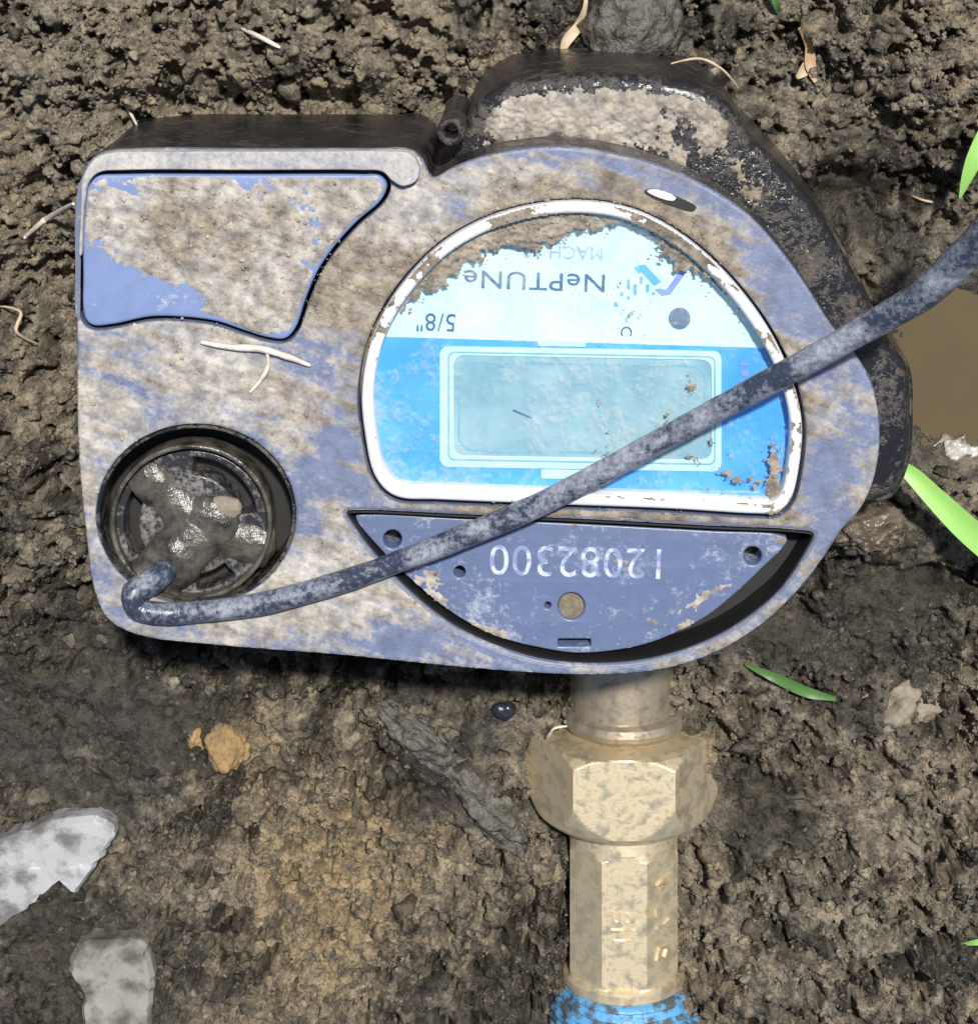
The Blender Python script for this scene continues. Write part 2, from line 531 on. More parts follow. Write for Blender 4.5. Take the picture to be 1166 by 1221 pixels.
_ico = {}
def ico(sub):
    if sub not in _ico:
        bm = bmesh.new(); bmesh.ops.create_icosphere(bm, subdivisions=sub, radius=1)
        _ico[sub] = (np.array([v.co[:] for v in bm.verts]), np.array([[v.index for v in f.verts] for f in bm.faces]))
        bm.free()
    return _ico[sub]

def noise3(p, f, seed):
    return (fbm(p[:, 0] * f + seed, p[:, 1] * f + p[:, 2] * f * 0.7, seed, 3) + fbm(p[:, 2] * f + 3 * seed, p[:, 0] * f - p[:, 1] * f * 0.6, seed + 5, 3)) - 1.0

def clod(name, px, py, z, rx, ry, rz, mat, seed, rough=0.35, sub=5, ang=0, facet=False, label=None, cat='clod', group=None):
    v, f = ico(sub)
    p = v * (1 + rough * noise3(v, 1.1, seed)[:, None] * 1.6 + 0.4 * rough * noise3(v, 3.1, seed + 3)[:, None] + 0.35 * rough * noise3(v, 7.1, seed + 9)[:, None] + .2 * noise3(v, 13.0, seed + 4)[:, None] * min(rough * 2, .6))
    c0 = at(px, py, z)
    a = math.radians(ang)
    x = p[:, 0] * rx; y = p[:, 1] * ry
    w = np.stack([x * math.cos(a) - y * math.sin(a) + c0[0], x * math.sin(a) + y * math.cos(a) + c0[1], p[:, 2] * rz + z], 1)
    o = mesh_obj(name, w, f, mat, None, None if facet else 180)
    return tag(o, label, cat, group)

def shard(name, outline, z, thick, mat, seed, label, cat, rings=10, amp=4.0, facet=True, tilt=(0, 0)):
    """broken stone: traced outline with a chipped, faceted, domed top and a flat underside"""
    L = smooth_loop(outline, 5)
    rnd = random.Random(seed)
    L = [(p[0] + rnd.uniform(-1.6, 1.6), p[1] + rnd.uniform(-1.6, 1.6)) for p in L]
    W = np.array([at(p[0], p[1], z)[:2] for p in L])
    if area2([tuple(q) for q in W]) < 0: W = W[::-1]
    c0 = W.mean(0); n = len(W)
    V, F = [], []
    prof = [(0.97, -thick), (1.0, -thick * 0.45), (0.99, -thick * 0.12)] + [(1 - (i + 1) / rings, 0) for i in range(rings - 1)]
    for s, dz in prof:
        for q in W:
            x, y = c0 + (q - c0) * s
            h = (fbm(np.array([x / 30.0]), np.array([y / 30.0]), seed, 5, .6)[0] - 0.5) * amp * 2.2
            pl = round((x * 0.06 + y * 0.03 + seed)) * 1.2
            V.append((x, y, z + dz + (h + pl * 0.4 if dz > -thick * 0.3 else h * 0.2) + (x - c0[0]) * tilt[0] + (y - c0[1]) * tilt[1]))
    for r in range(len(prof) - 1):
        for i in range(n):
            F.append((r * n + i, r * n + (i + 1) % n, (r + 1) * n + (i + 1) % n, (r + 1) * n + i))
    F.append(tuple(range((len(prof) - 1) * n, len(prof) * n)))
    F.append(tuple(range(n))[::-1])
    o = mesh_obj(name, V, F, mat, None, 16 if facet else 180)
    return tag(o, label, cat)

# ------------------------------------------------------------------ outlines in photograph pixels
HOUSING = smooth_loop([(97, 222), (104, 196), (122, 182), (160, 178), (300, 178), (440, 178), (488, 179), (503, 190), (516, 212),
    (540, 200), (575, 187), (620, 178), (668, 175), (730, 183), (790, 199), (845, 224), (893, 257), (932, 300),
    (964, 345), (991, 388), (1017, 420), (1037, 452), (1047, 492), (1048, 535), (1039, 580), (1022, 612), (1003, 632),
    (985, 660), (955, 700), (912, 742), (858, 776), (798, 797), (725, 805), (640, 803), (560, 797), (480, 789), (400, 781), (320, 775),
    (250, 769), (165, 758), (128, 738), (112, 702), (103, 640), (95, 560), (92, 480), (92, 400), (93, 300)], 6)
RING_OUT = smooth_loop([(445, 565), (435, 520), (431, 470), (440, 415), (460, 368), (490, 327), (525, 293), (570, 266), (620, 249), (680, 241),
    (740, 247), (790, 267), (838, 301), (882, 346), (920, 400), (945, 455), (956, 505), (953, 556), (942, 598), (925, 613), (905, 614), (800, 608), (640, 602),
    (520, 597), (478, 595), (460, 586)], 6)
_ro = ccw([(p[0], -p[1]) for p in RING_OUT])
RING_IN = [(p[0], -p[1]) for p in offset(_ro, -14)]
WELL = [(p[0], -p[1]) for p in offset(_ro, 4)]
PLATE_HOLE = smooth_loop([(413, 611), (424, 609), (550, 614), (700, 620), (850, 628), (955, 633), (970, 637), (960, 660), (930, 704), (890, 738), (845, 764), (786, 784),
    (725, 792), (652, 788), (595, 772), (540, 746), (490, 707), (450, 665), (420, 625)], 6)
PLATE = smooth_loop([(424, 616), (436, 613), (550, 618), (700, 625), (850, 633), (925, 637), (938, 644), (905, 681), (875, 709), (844, 734), (805, 755), (760, 771),
    (690, 779), (640, 772), (595, 760), (545, 735), (500, 700), (460, 662)], 6)
PORT = circle(234, 614, 119, 64, 108)
PANEL = smooth_loop([(103, 222), (112, 210), (140, 208), (300, 208), (430, 208), (452, 209), (461, 220), (455, 238), (425, 265), (398, 295), (378, 325), (364, 358), (352, 392), (340, 404), (320, 403),
    (290, 394), (260, 384), (225, 379), (180, 378), (135, 387), (110, 388), (101, 378), (99, 330)], 6)
RIDGE = smooth_loop([(95, 305), (96, 270), (97, 236), (99, 212), (112, 191), (130, 183), (200, 181), (340, 181), (470, 181), (490, 184), (500, 200), (496, 216), (480, 222), (468, 216), (456, 205), (430, 203), (300, 203), (150, 203), (118, 206), (106, 218), (102, 240), (99, 272), (97, 305)], 5)
CASE = smooth_loop([(520, 215), (535, 180), (551, 150), (566, 125), (600, 102), (650, 91), (710, 88), (780, 92), (835, 104), (868, 124), (893, 160), (925, 192), (960, 232), (992, 280),
    (1018, 325), (1040, 370), (1062, 410), (1082, 440), (1086, 500), (1081, 555), (1062, 592), (1020, 606), (960, 650), (860, 720), (740, 750), (600, 760), (520, 640), (500, 400)], 6)

# ------------------------------------------------------------------ ground
def axis(a, b, step, ext):
    core = np.arange(a, b + step, step)
    g = np.cumsum(step * 1.35 ** np.arange(1, 19)); g = g[g < ext]
    return np.concatenate([(a - g)[::-1], core, core[-1] + g])
gx = axis(-760, 780, 2.5, 2500); gy = axis(-880, 700, 2.5, 2500)
GX, GY = np.meshgrid(gx, gy)

def ground_fields(X, Y):
    U, Vv = proj_np(X, Y, np.full(X.shape, -400.0))
    warp = (fbm(X / 60, Y / 60, 91, 3) - .5) * 40
    Xw, Yw = X + warp, Y + (fbm(X / 60 + 40, Y / 60, 92, 3) - .5) * 40
    macro = -395 + (fbm(X / 300, Y / 300, 3, 3) - .5) * 70
    macro += 75 * gauss(U, Vv, 60, 60, 320, 170)                 # crumbly bank top left
    macro += 45 * gauss(U, Vv, 1080, 80, 200, 130)
    macro += 60 * gauss(U, Vv, 20, 560, 70, 200)
    macro += 30 * gauss(U, Vv, 390, 1050, 150, 190, 20)          # ochre mound
    macro += 25 * gauss(U, Vv, 560, 930, 45, 120, -38)           # slick ridge
    macro -= 45 * gauss(U, Vv, 440, 880, 22, 120, -38)           # gully
    macro -= 35 * gauss(U, Vv, 60, 860, 170, 110)
    macro -= 95 * gauss(U, Vv, 1150, 455, 110, 95)                # puddle bowl
    macro -= 75 * gauss(U, Vv, 1010, 250, 60, 90, 35)            # trench beside the case
    macro += 60 * gauss(U, Vv, 1040, 640, 45, 30)
    macro += 30 * gauss(U, Vv, 1000, 1050, 160, 170)
    macro -= 60 * gauss(U, Vv, 1112, 690, 26, 14)
    macro -= 50 * gauss(U, Vv, 745, 1000, 110, 260)              # trench of the pipe
    macro -= 40 * gauss(U, Vv, 380, 770, 280, 40, 3)             # hollow under the meter edge
    macro += 30 * gauss(U, Vv, 300, 870, 280, 90, 3)
    macro -= 60 * gauss(U, Vv, 330, 130, 230, 30)
    macro -= 60 * gauss(U, Vv, 75, 340, 28, 120)
    macro -= 50 * gauss(U, Vv, 650, 480, 420, 260)
    smooth = np.clip(1.2 * gauss(U, Vv, 60, 880, 210, 130) + 1.0 * gauss(U, Vv, 550, 930, 80, 160, -38) + 1.3 * gauss(U, Vv, 1130, 450, 120, 140)
                     + 1.2 * gauss(U, Vv, 1000, 720, 150, 110) + .9 * gauss(U, Vv, 1010, 250, 90, 120, 30) + .6 * gauss(U, Vv, 90, 1130, 150, 120) + .6 * gauss(U, Vv, 870, 960, 110, 120), 0, 1)
    smooth = np.clip(smooth + (fbm(X / 110, Y / 110, 77, 3) - .52) * 1.5, 0, 0.95)
    cr = 1 - smooth
    h = macro
    cvar = 0
    w2x = X + (fbm(X / 14, Y / 14, 191, 3, .6) - .5) * 26; w2y = Y + (fbm(X / 14 + 9, Y / 14, 192, 3, .6) - .5) * 22
    for cell, amp, sd, pw in ((74, 26, 21, .7), (36, 22, 22, 1.0), (18, 13.0, 23, 1.0), (9, 6.0, 24, 1.0)):
        f1, cid = worley((Xw if cell > 40 else w2x) / cell, (Yw if cell > 40 else w2y) / cell, sd)
        if cell in (36, 18): cvar = cvar + (cid - .5) * .8
        dome = (np.clip(1 - f1 / .62, -.5, 1)) * (.1 + 1.2 * cid)
        h = h + amp * dome * (cr ** pw if cell < 50 else (.4 + .6 * cr))
    h = h + (fbm(X / 34, Y / 34, 41, 4, .6) - .5) * 30 * (.35 + .65 * cr)
    h = h - 52 * sstep(.53, .68, fbm(X / 24, Y / 24, 47, 4, .6)) * (.2 + .8 * cr)      # pits
    h = h + (fbm(X / 8, Y / 8, 43, 3, .7) - .5) * 15 * (.16 + .84 * cr)
    wet = .5 + .35 * smooth + (fbm(X / 130, Y / 130, 55, 4) - .5) * 2.2 + (fbm(X / 22, Y / 22, 56, 3) - .5) * .7
    wet -= .95 * gauss(U, Vv, 120, 60, 330, 130) + .8 * gauss(U, Vv, 410, 1050, 110, 150, 20) + .5 * gauss(U, Vv, 40, 330, 60, 200) + .4 * gauss(U, Vv, 1130, 60, 120, 90)
    wet -= .35 * gauss(U, Vv, 240, 900, 80, 70) + .25 * gauss(U, Vv, 960, 1000, 180, 200) + .3 * gauss(U, Vv, 450, 60, 150, 90)
    wet += .5 * gauss(U, Vv, 1140, 450, 150, 150) + .35 * gauss(U, Vv, 1010, 720, 150, 100) + .3 * gauss(U, Vv, 100, 1120, 150, 130) + .75 * gauss(U, Vv, 70, 860, 190, 130) + .3 * gauss(U, Vv, 1000, 250, 110, 130) + .3 * gauss(U, Vv, 380, 800, 280, 50) + .3 * gauss(U, Vv, 620, 1120, 60, 150)
    wet = wet + cvar * (.35 + .65 * cr)
    tone = .12 + .9 * gauss(U, Vv, 400, 1060, 110, 150, 20) + .8 * gauss(U, Vv, 270, 880, 70, 60) + (fbm(X / 80, Y / 80, 66, 3) - .5) * .6
    return h, np.clip(wet, 0, 1), np.clip(tone, 0, 1), cr, U, Vv

GH, GW, GT, GC, GU, GV = ground_fields(GX, GY)
ny, nx = GX.shape
idx = np.arange(nx * ny).reshape(ny, nx)
quads = np.stack([idx[:-1, :-1], idx[:-1, 1:], idx[1:, 1:], idx[1:, :-1]], -1).reshape(-1, 4)
ground = structure(mesh_obj('ground', np.stack([GX, GY, GH], -1).reshape(-1, 3), quads, 'soil', None, 180,
                            {'wet': GW.ravel(), 'tone': GT.ravel()}, origin=(0, 0, -400)))

def ground_z(x, y):
    i = int(np.clip(np.searchsorted(gx, x), 0, nx - 1)); j = int(np.clip(np.searchsorted(gy, y), 0, ny - 1))
    return float(GH[j, i])

# puddle of brown water lying in the bowl on the right
PZ = -437.0
pv = [at(p[0], p[1], PZ) for p in smooth_loop([(1040, 380), (1080, 340), (1130, 330), (1200, 320), (1300, 350), (1320, 470), (1280, 580), (1200, 600), (1120, 610), (1060, 600), (1030, 500)], 6)]
puddle = structure(mesh_obj('puddle', pv + [(p[0], p[1], PZ - 40) for p in pv],
    [tuple(range(len(pv)))[::-1]] + [(i, (i + 1) % len(pv), len(pv) + (i + 1) % len(pv), len(pv) + i) for i in range(len(pv))], 'puddle_water', None))

# loose crumbs of soil, one mass nobody could count
def crumbs(name, count, rmin, rmax, sub, seed, power=2.6):
    rng = np.random.default_rng(seed)
    base, fc = ico(sub)
    protos = []
    for q in range(10):
        protos.append(base * (1 + 1.2 * noise3(base, 1.5, 100 + q * 3 + seed)[:, None] + .7 * noise3(base, 3.7, 31 + q + seed)[:, None]) * np.array([1, rng.uniform(.65, 1), rng.uniform(.55, .9)]))
    x = rng.uniform(-750, 770, count * 3); y = rng.uniform(-870, 690, count * 3)
    h, w, t_, c_, U, Vv = ground_fields(x, y)
    clump = fbm(x / 45, y / 45, seed + 5, 3)
    keep = (rng.random(len(x)) < np.clip(c_ ** 1.5 * 1.4 * sstep(.34, .62, clump) + .02, 0, 1))
    keep &= ~(gauss(U, Vv, 1145, 455, 105, 110) > .4)
    x, y, h, w, t_ = (a[keep][:count] for a in (x, y, h, w, t_))
    n = len(x)
    r = rmin * (1 - rng.random(n) * (1 - (rmax / rmin) ** (-power))) ** (-1 / power)
    if sub > 1: r = r * .9
    nv = len(base)
    V = np.empty((n, nv, 3)); pid = rng.integers(0, 10, n)
    ang = rng.uniform(0, 6.283, n); tl = rng.uniform(-.9, .9, n)
    for q in range(10):
        m = pid == q
        if not m.any(): continue
        p = protos[q]; ca, sa = np.cos(ang[m])[:, None], np.sin(ang[m])[:, None]
        ct, st = np.cos(tl[m])[:, None], np.sin(tl[m])[:, None]
        px_, py_, pz_ = p[:, 0][None], p[:, 1][None], p[:, 2][None]
        y2 = py_ * ct - pz_ * st; z2 = py_ * st + pz_ * ct
        rr = r[m][:, None]
        V[m, :, 0] = (px_ * ca - y2 * sa) * rr + x[m][:, None]
        V[m, :, 1] = (px_ * sa + y2 * ca) * rr + y[m][:, None]
        V[m, :, 2] = z2 * rr + (h[m] + r[m] * .25)[:, None]
    F = (fc[None] + (np.arange(n) * nv)[:, None, None]).reshape(-1, 3)
    wv = np.clip(w + rng.uniform(-.55, .4, n), 0, 1); tv = np.clip(t_ + rng.uniform(-.25, .3, n), 0, 1)
    return stuff(mesh_obj(name, V.reshape(-1, 3), F, 'soil', None, 180, {'wet': np.repeat(wv, nv), 'tone': np.repeat(tv, nv)}, origin=(0, 0, -400)))
o = crumbs('soil_crumbs', 7000, 3.0, 11.0, 2, 5)
tag(o, 'loose brown crumbs of soil scattered all over the ground', 'soil')
o = crumbs('soil_grains', 32000, 1.5, 4.5, 1, 15, 2.0)
tag(o, 'fine gritty grains of soil between the larger crumbs', 'soil')
o = crumbs('soil_clods', 420, 9.0, 20.0, 2, 9, 2.4)
tag(o, 'rough knobbly clods of soil strewn among the crumbs', 'soil')

# ------------------------------------------------------------------ the water meter
meter_c = at(640, 490, 0)
meter = empty('water_meter', (meter_c[0], meter_c[1], -440.0))
tag(meter, 'mud-caked grey-blue water meter with a blue register window lying in the soil', 'water meter')

PANEL_GAP = [(p[0], -p[1]) for p in offset(ccw([(p[0], -p[1]) for p in PANEL]), 4.5)]
prism('housing', HOUSING, 0, -11, 'housing_plastic', meter, [WELL, PLATE_HOLE, PORT, PANEL_GAP], 4.0, [-40, -75, -90, -30])
_hc = ccw([(p[0], -p[1]) for p in HOUSING])
def grow(loop, d): return [(p[0], -p[1]) for p in offset(ccw([(q[0], -q[1]) for q in loop]), d)]
prism('edge_skirt', grow(HOUSING, -.8), -10, -96, 'wet_black_side', meter, [grow(HOUSING, -5)], 0)
side_poly = [(p[0], -p[1]) for p in offset(ccw([(p[0], -p[1]) for p in HOUSING]), -2)]
prism('housing_wall', side_poly, -93, -400, 'wet_black_side', meter, [], 2.0)
prism('main_case', CASE, -118, -450, 'wet_black_side', meter, [], 16.0)
prism('case_flange', [(p[0], -p[1]) for p in offset(ccw([(p[0], -p[1]) for p in CASE]), 3)], -215, -460, 'muddy_case', meter, [], 10.0)
prism('top_ridge', RIDGE, 16, -3, 'dusty_plastic', meter, [], 1.8)
prism('battery_cover', PANEL, 3, -28, 'panel_plastic', meter, [], 4.0)

prism('register_well', WELL, -34, -44, 'mud_plug', meter, [], 0)
prism('lens_ring', RING_OUT, 11, -30, 'ring_plastic', meter, [RING_IN], 6.0, -30)
FZ = -22.0
RI_face = [(p[0], -p[1]) for p in offset(_ro, -10)]
face = prism('register_face', RI_face, FZ, FZ - 8, 'label_white', meter, [], 0)
# printing on the register face: each a thin layer of its own
def clip_poly(poly, keep_below, y0, y1):
    """keep the part of the outline below the sloping line y0 (left) .. y1 (right)"""
    def s(p): return p[1] - (y0 + (y1 - y0) * (p[0] - 440) / 510.0)
    out = []
    for i in range(len(poly)):
        a, b = poly[i], poly[(i + 1) % len(poly)]
        sa, sb = s(a), s(b)
        if sa >= 0: out.append(a)
        if sa * sb < 0:
            t_ = sa / (sa - sb); out.append((a[0] + (b[0] - a[0]) * t_, a[1] + (b[1] - a[1]) * t_))
    return out
prism('blue_band', clip_poly(RI_face, True, 401, 416), FZ + 0.8, FZ - 0.5, 'label_blue', face, [], 0)
def rrect(x0, y0, x1, y1, r, skew=0.0, n=5):
    pts = []
    for cx, cy, a0 in ((x1 - r, y1 - r, 0), (x0 + r, y1 - r, 90), (x0 + r, y0 + r, 180), (x1 - r, y0 + r, 270)):
        for i in range(n + 1):
            a = math.radians(a0 + 90 * i / n)
            x, y = cx + r * math.cos(a), cy + r * math.sin(a)
            pts.append((x, y + (x - x0) * skew))
    return pts
SK = 0.018
prism('display_frame', rrect(524, 413, 860, 557, 10, SK), FZ + 3.0, FZ, 'label_pale_frame', face, [rrect(541, 424, 848, 543, 12, SK)], 1.2, FZ + .5)
prism('display_screen', rrect(539, 422, 850, 545, 12, SK), FZ + 1.2, FZ, 'lcd_glass', face, [], 0)
prism('display_outline', rrect(546, 430, 842, 538, 18, SK), FZ + 1.9, FZ + 1, 'lcd_line', face, [rrect(548.5, 432.5, 839.5, 535.5, 16, SK)], 0)
prism('display_edge', rrect(534, 419, 853, 549, 8, SK), FZ + 3.6, FZ + 2.5, 'lcd_line', face, [rrect(535.8, 420.8, 851.2, 547.2, 7, SK)], 0)
prism('display_tab', rrect(641, 406, 698, 413, 2, SK), FZ + 3.4, FZ, 'label_pale_frame', face, [], .8)
prism('display_tab', rrect(645, 560, 703, 571, 2, SK), FZ + 3.4, FZ, 'label_pale_frame', face, [], .8)
prism('bottom_line', rrect(455, 577, 940, 580, 1, SK), FZ + 1.6, FZ, 'lcd_line', face, [], 0)
TZ = FZ + 1.2
text_obj('brand_print', 'NePTUNe', 638, 334, 21, TZ, 'print_navy', face, 178.4, .8, 1.22)
text_obj('size_print', '5/8"', 520, 383, 21, TZ, 'print_navy', face, 178.5, .8, .92)
text_obj('model_print', 'MACH 10', 672, 300, 15, TZ, 'print_faded', face, 178.5, .8)
text_obj('symbol_print', 'C', 746, 395, 13, TZ, 'print_navy', face, 268, .8)
prism('scratch', [(612, 488), (634, 498), (634, 499.5), (611, 490)], FZ + 2.2, FZ, 'print_navy', face, [], 0)
prism('sensor_dot', circle(810, 380, 13, 24), FZ + 2.0, FZ, 'print_slate', face, [], 1.0)
prism('logo_bolt', [(756, 319), (762, 316.5), (769, 315.5), (788, 336), (780, 341), (765, 325), (760, 326)], FZ + 1.2, FZ, 'print_blue', face, [], 0)
prism('logo_check', [(780, 345), (787, 344), (794, 346), (811, 322), (818, 325), (799, 351), (789, 353)], FZ + 1.2, FZ, 'print_violet', face, [], 0)
for x0, y0, x1, y1 in ((747.5, 333, 751, 345), (755, 339, 759, 352), (762.5, 330, 766, 339), (770, 339, 774, 349), (739, 348, 743, 353), (747, 353, 751, 357), (732, 360, 736, 366), (777, 348, 781, 352)):
    prism('logo_drop', rrect(x0, y0, x1, y1, 1.5, 0, 2), FZ + 1.2, FZ, 'print_blue', face, [], 0)
for x0, y0, x1, y1 in ((882, 432, 893, 436), (884, 441, 892, 449), (883, 453, 894, 466)):
    prism('side_print', rrect(x0, y0, x1, y1, 1.5, 0, 2), FZ + 2.0, FZ, 'print_violet', face, [], 0)
prism('lens_pane', [(p[0], -p[1]) for p in offset(_ro, -12)], -5, -8, 'clear_lens', meter, [], 0, close_bottom=True)

# serial plate in its half-moon recess
prism('recess_floor', PLATE_HOLE, -66, -72, 'black_hole', meter, [], 0)
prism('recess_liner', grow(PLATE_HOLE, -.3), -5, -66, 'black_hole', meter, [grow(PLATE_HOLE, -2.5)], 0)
PLZ = -20.0
plate = prism('serial_plate', PLATE, PLZ, -64, 'plate_plastic', meter,
              [circle(468, 643, 11, 20), circle(897, 663, 11, 20), circle(548, 682, 7, 14), circle(681, 723, 16, 28), rrect(665, 762, 704, 771, 1.5, 0, 2), circle(653, 722, 4, 10)], 2.5)
prism('mud_plug', circle(681, 723, 15.5, 24), PLZ - 7, -60, 'mud_plug', plate, [], 1.0)
text_obj('serial_number', '12082300', 690, 668, 38, PLZ + .35, 'engraved_white', plate, 179.0, .7, .94)

# round cable port with its three-armed gland
GZ = -38.0
def arc_band(cx, cy, r0, r1, a0, a1, n=18):
    A = [math.radians(a0 + (a1 - a0) * i / n) for i in range(n + 1)]
    return [(cx + r1 * math.cos(a), cy + r1 * math.sin(a)) for a in A] + [(cx + r0 * math.cos(a), cy + r0 * math.sin(a)) for a in A[::-1]]
prism('port_floor', PORT, -84, -89, 'black_hole', meter, [], 0)
prism('port_liner', grow(PORT, -.3), -3, -84, 'muddy_case', meter, [grow(PORT, -4)], 0)
gland = prism('cable_gland', circle(228, 624, 91, 60, 88), GZ, -84, 'gland_plastic', meter,
              [arc_band(228, 624, 58, 79, -88, -10), arc_band(228, 624, 62, 80, 150, 212), arc_band(228, 624, 62, 80, 50, 85)], 3.0)
prism('gland_rim', circle(228, 624, 97, 64, 94), GZ + 16, -60, 'muddy_arm', gland, [circle(228, 624, 91, 64, 88)], 2.5, GZ - 1)
def fin(x0, y0, x1, y1, w0, w1, z0, z1, seed):
    P = []
    for i in range(13):
        t_ = i / 12
        p = at(x0 + (x1 - x0) * t_, y0 + (y1 - y0) * t_, z0 + (z1 - z0) * t_)
        P.append(p)
    tube('gland_arm', P, [w0 + (w1 - w0) * i / 12 for i in range(13)], 'muddy_arm', gland, 14, .28, seed, .6)
fin(240, 628, 168, 560, 40, 24, GZ - 12, GZ - 8, 2)
fin(245, 632, 322, 652, 38, 26, GZ - 12, GZ - 8, 3)
fin(245, 630, 180, 694, 36, 32, GZ - 4, GZ + 4, 5)
hub_c = at(246, 625, GZ)
v, f = ico(3)
hub = v * (1 + .3 * noise3(v, 1.6, 8)[:, None])
mesh_obj('gland_hub', hub * np.array([42, 38, 14]) + np.array(hub_c), f, 'muddy_arm', gland, 180)
# slot clip near the top of the register, screw lug in the notch, outlet spud
prism('clip_slot', smooth_loop([(768, 228), (780, 225), (812, 237), (830, 247), (826, 252), (806, 247), (778, 236)], 3), 3, -2, 'black_hole', meter, [], 0)
prism('clip_tongue', smooth_loop([(771, 228), (782, 226), (806, 236), (802, 240), (778, 233)], 3), 6, 1, 'ring_plastic', meter, [], 1.2)
lug = prism('screw_lug', circle(538, 158, 17, 24), -60, -260, 'wet_black_side', meter, [circle(538, 157, 8, 18)], 3.0, -120)

# ------------------------------------------------------------------ outlet pipe and brass coupling
PZC = -420.0
def ngon_r(theta, n, r_in):
    a = (theta + math.pi / n) % (2 * math.pi / n) - math.pi / n
    return r_in / math.cos(a)
def barrel(name, cx, prof, mat, parent, nside=0, seg=96, lump=0.0, seed=3, sharp=14, origin=None, twist=0.0):
    """turned part along the pipe axis; prof = (photo row, round radius, flat-to-flat half width or None), in photo pixels"""
    V, F = [], []
    if nside:
        # refine the rows so that the facets meet the turned chamfers in clean curves
        fine_rows = []
        for (a0, a1, a2), (b0, b1, b2) in zip(prof, prof[1:]):
            m_ = max(1, int(abs(b0 - a0) / 1.2))
            fine_rows += [(a0 + (b0 - a0) * i / m_, a1 + (b1 - a1) * i / m_, a2 if a2 else b2 if i else None) for i in range(m_)]
        prof = fine_rows + [prof[-1]]
        seg *= 2
    for py, rr, flat in prof:
        zc = PZC
        c0 = np.array(at(cx, py, zc + 60)); c0[2] = zc
        k = (np.array(at(cx + 1, py, zc)) - np.array(at(cx, py, zc)))[0]
        for j in range(seg):
            th = 2 * math.pi * j / seg
            r = rr
            if flat: r = min(r, ngon_r(th + twist, nside, flat))
            if lump: r *= 1 + lump * (float(fbm(np.array([math.cos(th) * 3 + seed]), np.array([math.sin(th) * 3 + py * .02]), seed, 3)[0]) - .5)
            V.append((c0[0] + math.sin(th) * r * k, c0[1], c0[2] + math.cos(th) * r * k))
    n = len(prof)
    for i in range(n - 1):
        for j in range(seg):
            F.append((i * seg + j, i * seg + (j + 1) % seg, (i + 1) * seg + (j + 1) % seg, (i + 1) * seg + j))
    F.append(tuple(range(seg))[::-1]); F.append(tuple(range((n - 1) * seg, n * seg)))
    return mesh_obj(name, V, F, mat, parent, sharp, origin=origin)
spud = barrel('outlet_spud', 743, [(700, 62, None), (810, 62, None), (862, 62, None), (866, 60, None), (900, 58, None)], 'dull_bronze', meter, lump=.06)
barrel('spud_collar', 745, [(862, 64, None), (866, 70, None), (874, 72, None), (880, 70, None), (886, 64, None)], 'dull_bronze', spud, lump=.08, seed=9)

c0 = at(743, 1040, PZC)
coupling = empty('brass_coupling', (c0[0], c0[1], PZC - 130))
tag(coupling, 'pale brass union coupling with hexagonal nut below the meter', 'pipe coupling')
nut = barrel('coupling_nut', 743, [(886, 62, None), (885, 84, None), (886, 97, None), (889, 106, 102), (894, 112, 102), (900, 118, 102), (925, 118.5, 102), (944, 118, 102), (958, 114, 102), (970, 109, 102), (981, 103, 102), (989, 93, 102), (996, 80, 102), (1001, 69, None), (1003, 60, None)],
             'brass', coupling, 6)
tail = barrel('tailpiece', 744, [(1000, 60, None), (1003, 64, None), (1016, 65, None), (1022, 66, 63.5), (1026, 70, 63.5), (1100, 70, 63.5), (1165, 70, 63.5), (1174, 67, 63.5), (1176, 68, None), (1179, 72, None), (1188, 72, None), (1192, 68, None), (1206, 60, None)],
             'brass', coupling, 8)
def facet_mat(cx, py, side, nside, flat):
    """frame on a facet: x across the facet, y up the photo"""
    th = side * 2 * math.pi / nside
    k = (np.array(at(cx + 1, py, PZC)) - np.array(at(cx, py, PZC)))[0]
    n = Vector((math.sin(th), 0, math.cos(th)))
    c_ = Vector(at(cx, py, PZC + flat * .8)); c_.z = PZC
    p = c_ + n * (flat * k + .9)
    y_ = Vector((0, 1, 0)); x_ = y_.cross(n)
    m = Matrix((x_, y_, n)).transposed().to_4x4()
    return Matrix.Translation(p) @ m
# illegible cast marks standing proud of the facets
text_obj('cast_mark', 'U', 737, 1085, 17, 0, 'brass', tail, depth=3.5, squeeze=.8, normal_mat=facet_mat(735, 1085, 0, 8, 63.5))
tri = facet_mat(752, 1086, 0, 8, 63.5)
def facet_poly(name, fm, pts, h):
    V = [tuple(fm @ Vector((x, y, -1))) for x, y in pts] + [tuple(fm @ Vector((x, y, h))) for x, y in pts]
    n = len(pts)
    F = [tuple(range(n, 2 * n)), tuple(range(n))[::-1]] + [(i, (i + 1) % n, n + (i + 1) % n, n + i) for i in range(n)]
    return mesh_obj(name, V, F, 'brass', tail, None)
facet_poly('cast_mark', tri, [(-8, -8), (9, -8), (-6, 9), (-8, 9), (3, -5), (-8, -5)], 2.2)
facet_poly('cast_mark', facet_mat(742, 1100, 0, 8, 63.5), [(-16, -2.5), (16, -2.5), (16, 1.5), (-16, 1.5)], 2.0)
facet_poly('cast_mark', facet_mat(742, 1113, 0, 8, 63.5), [(-13, -3), (13, -3), (14, 2), (-12, 2)], 2.0)
f1m = [facet_mat(744, y, 1, 8, 63.5) for y in (1046, 1082, 1103, 1133)]
facet_poly('cast_mark', f1m[0], [(-14, -6), (12, 7), (14, 4), (-10, -9)], 2.4)
facet_poly('cast_mark', f1m[0], [(-8, -12), (14, -12), (14, -9), (-8, -9)], 2.0)
facet_poly('cast_mark', f1m[1], [(-15, 8), (-10, 8), (-9, -8), (-14, -8)], 2.4)
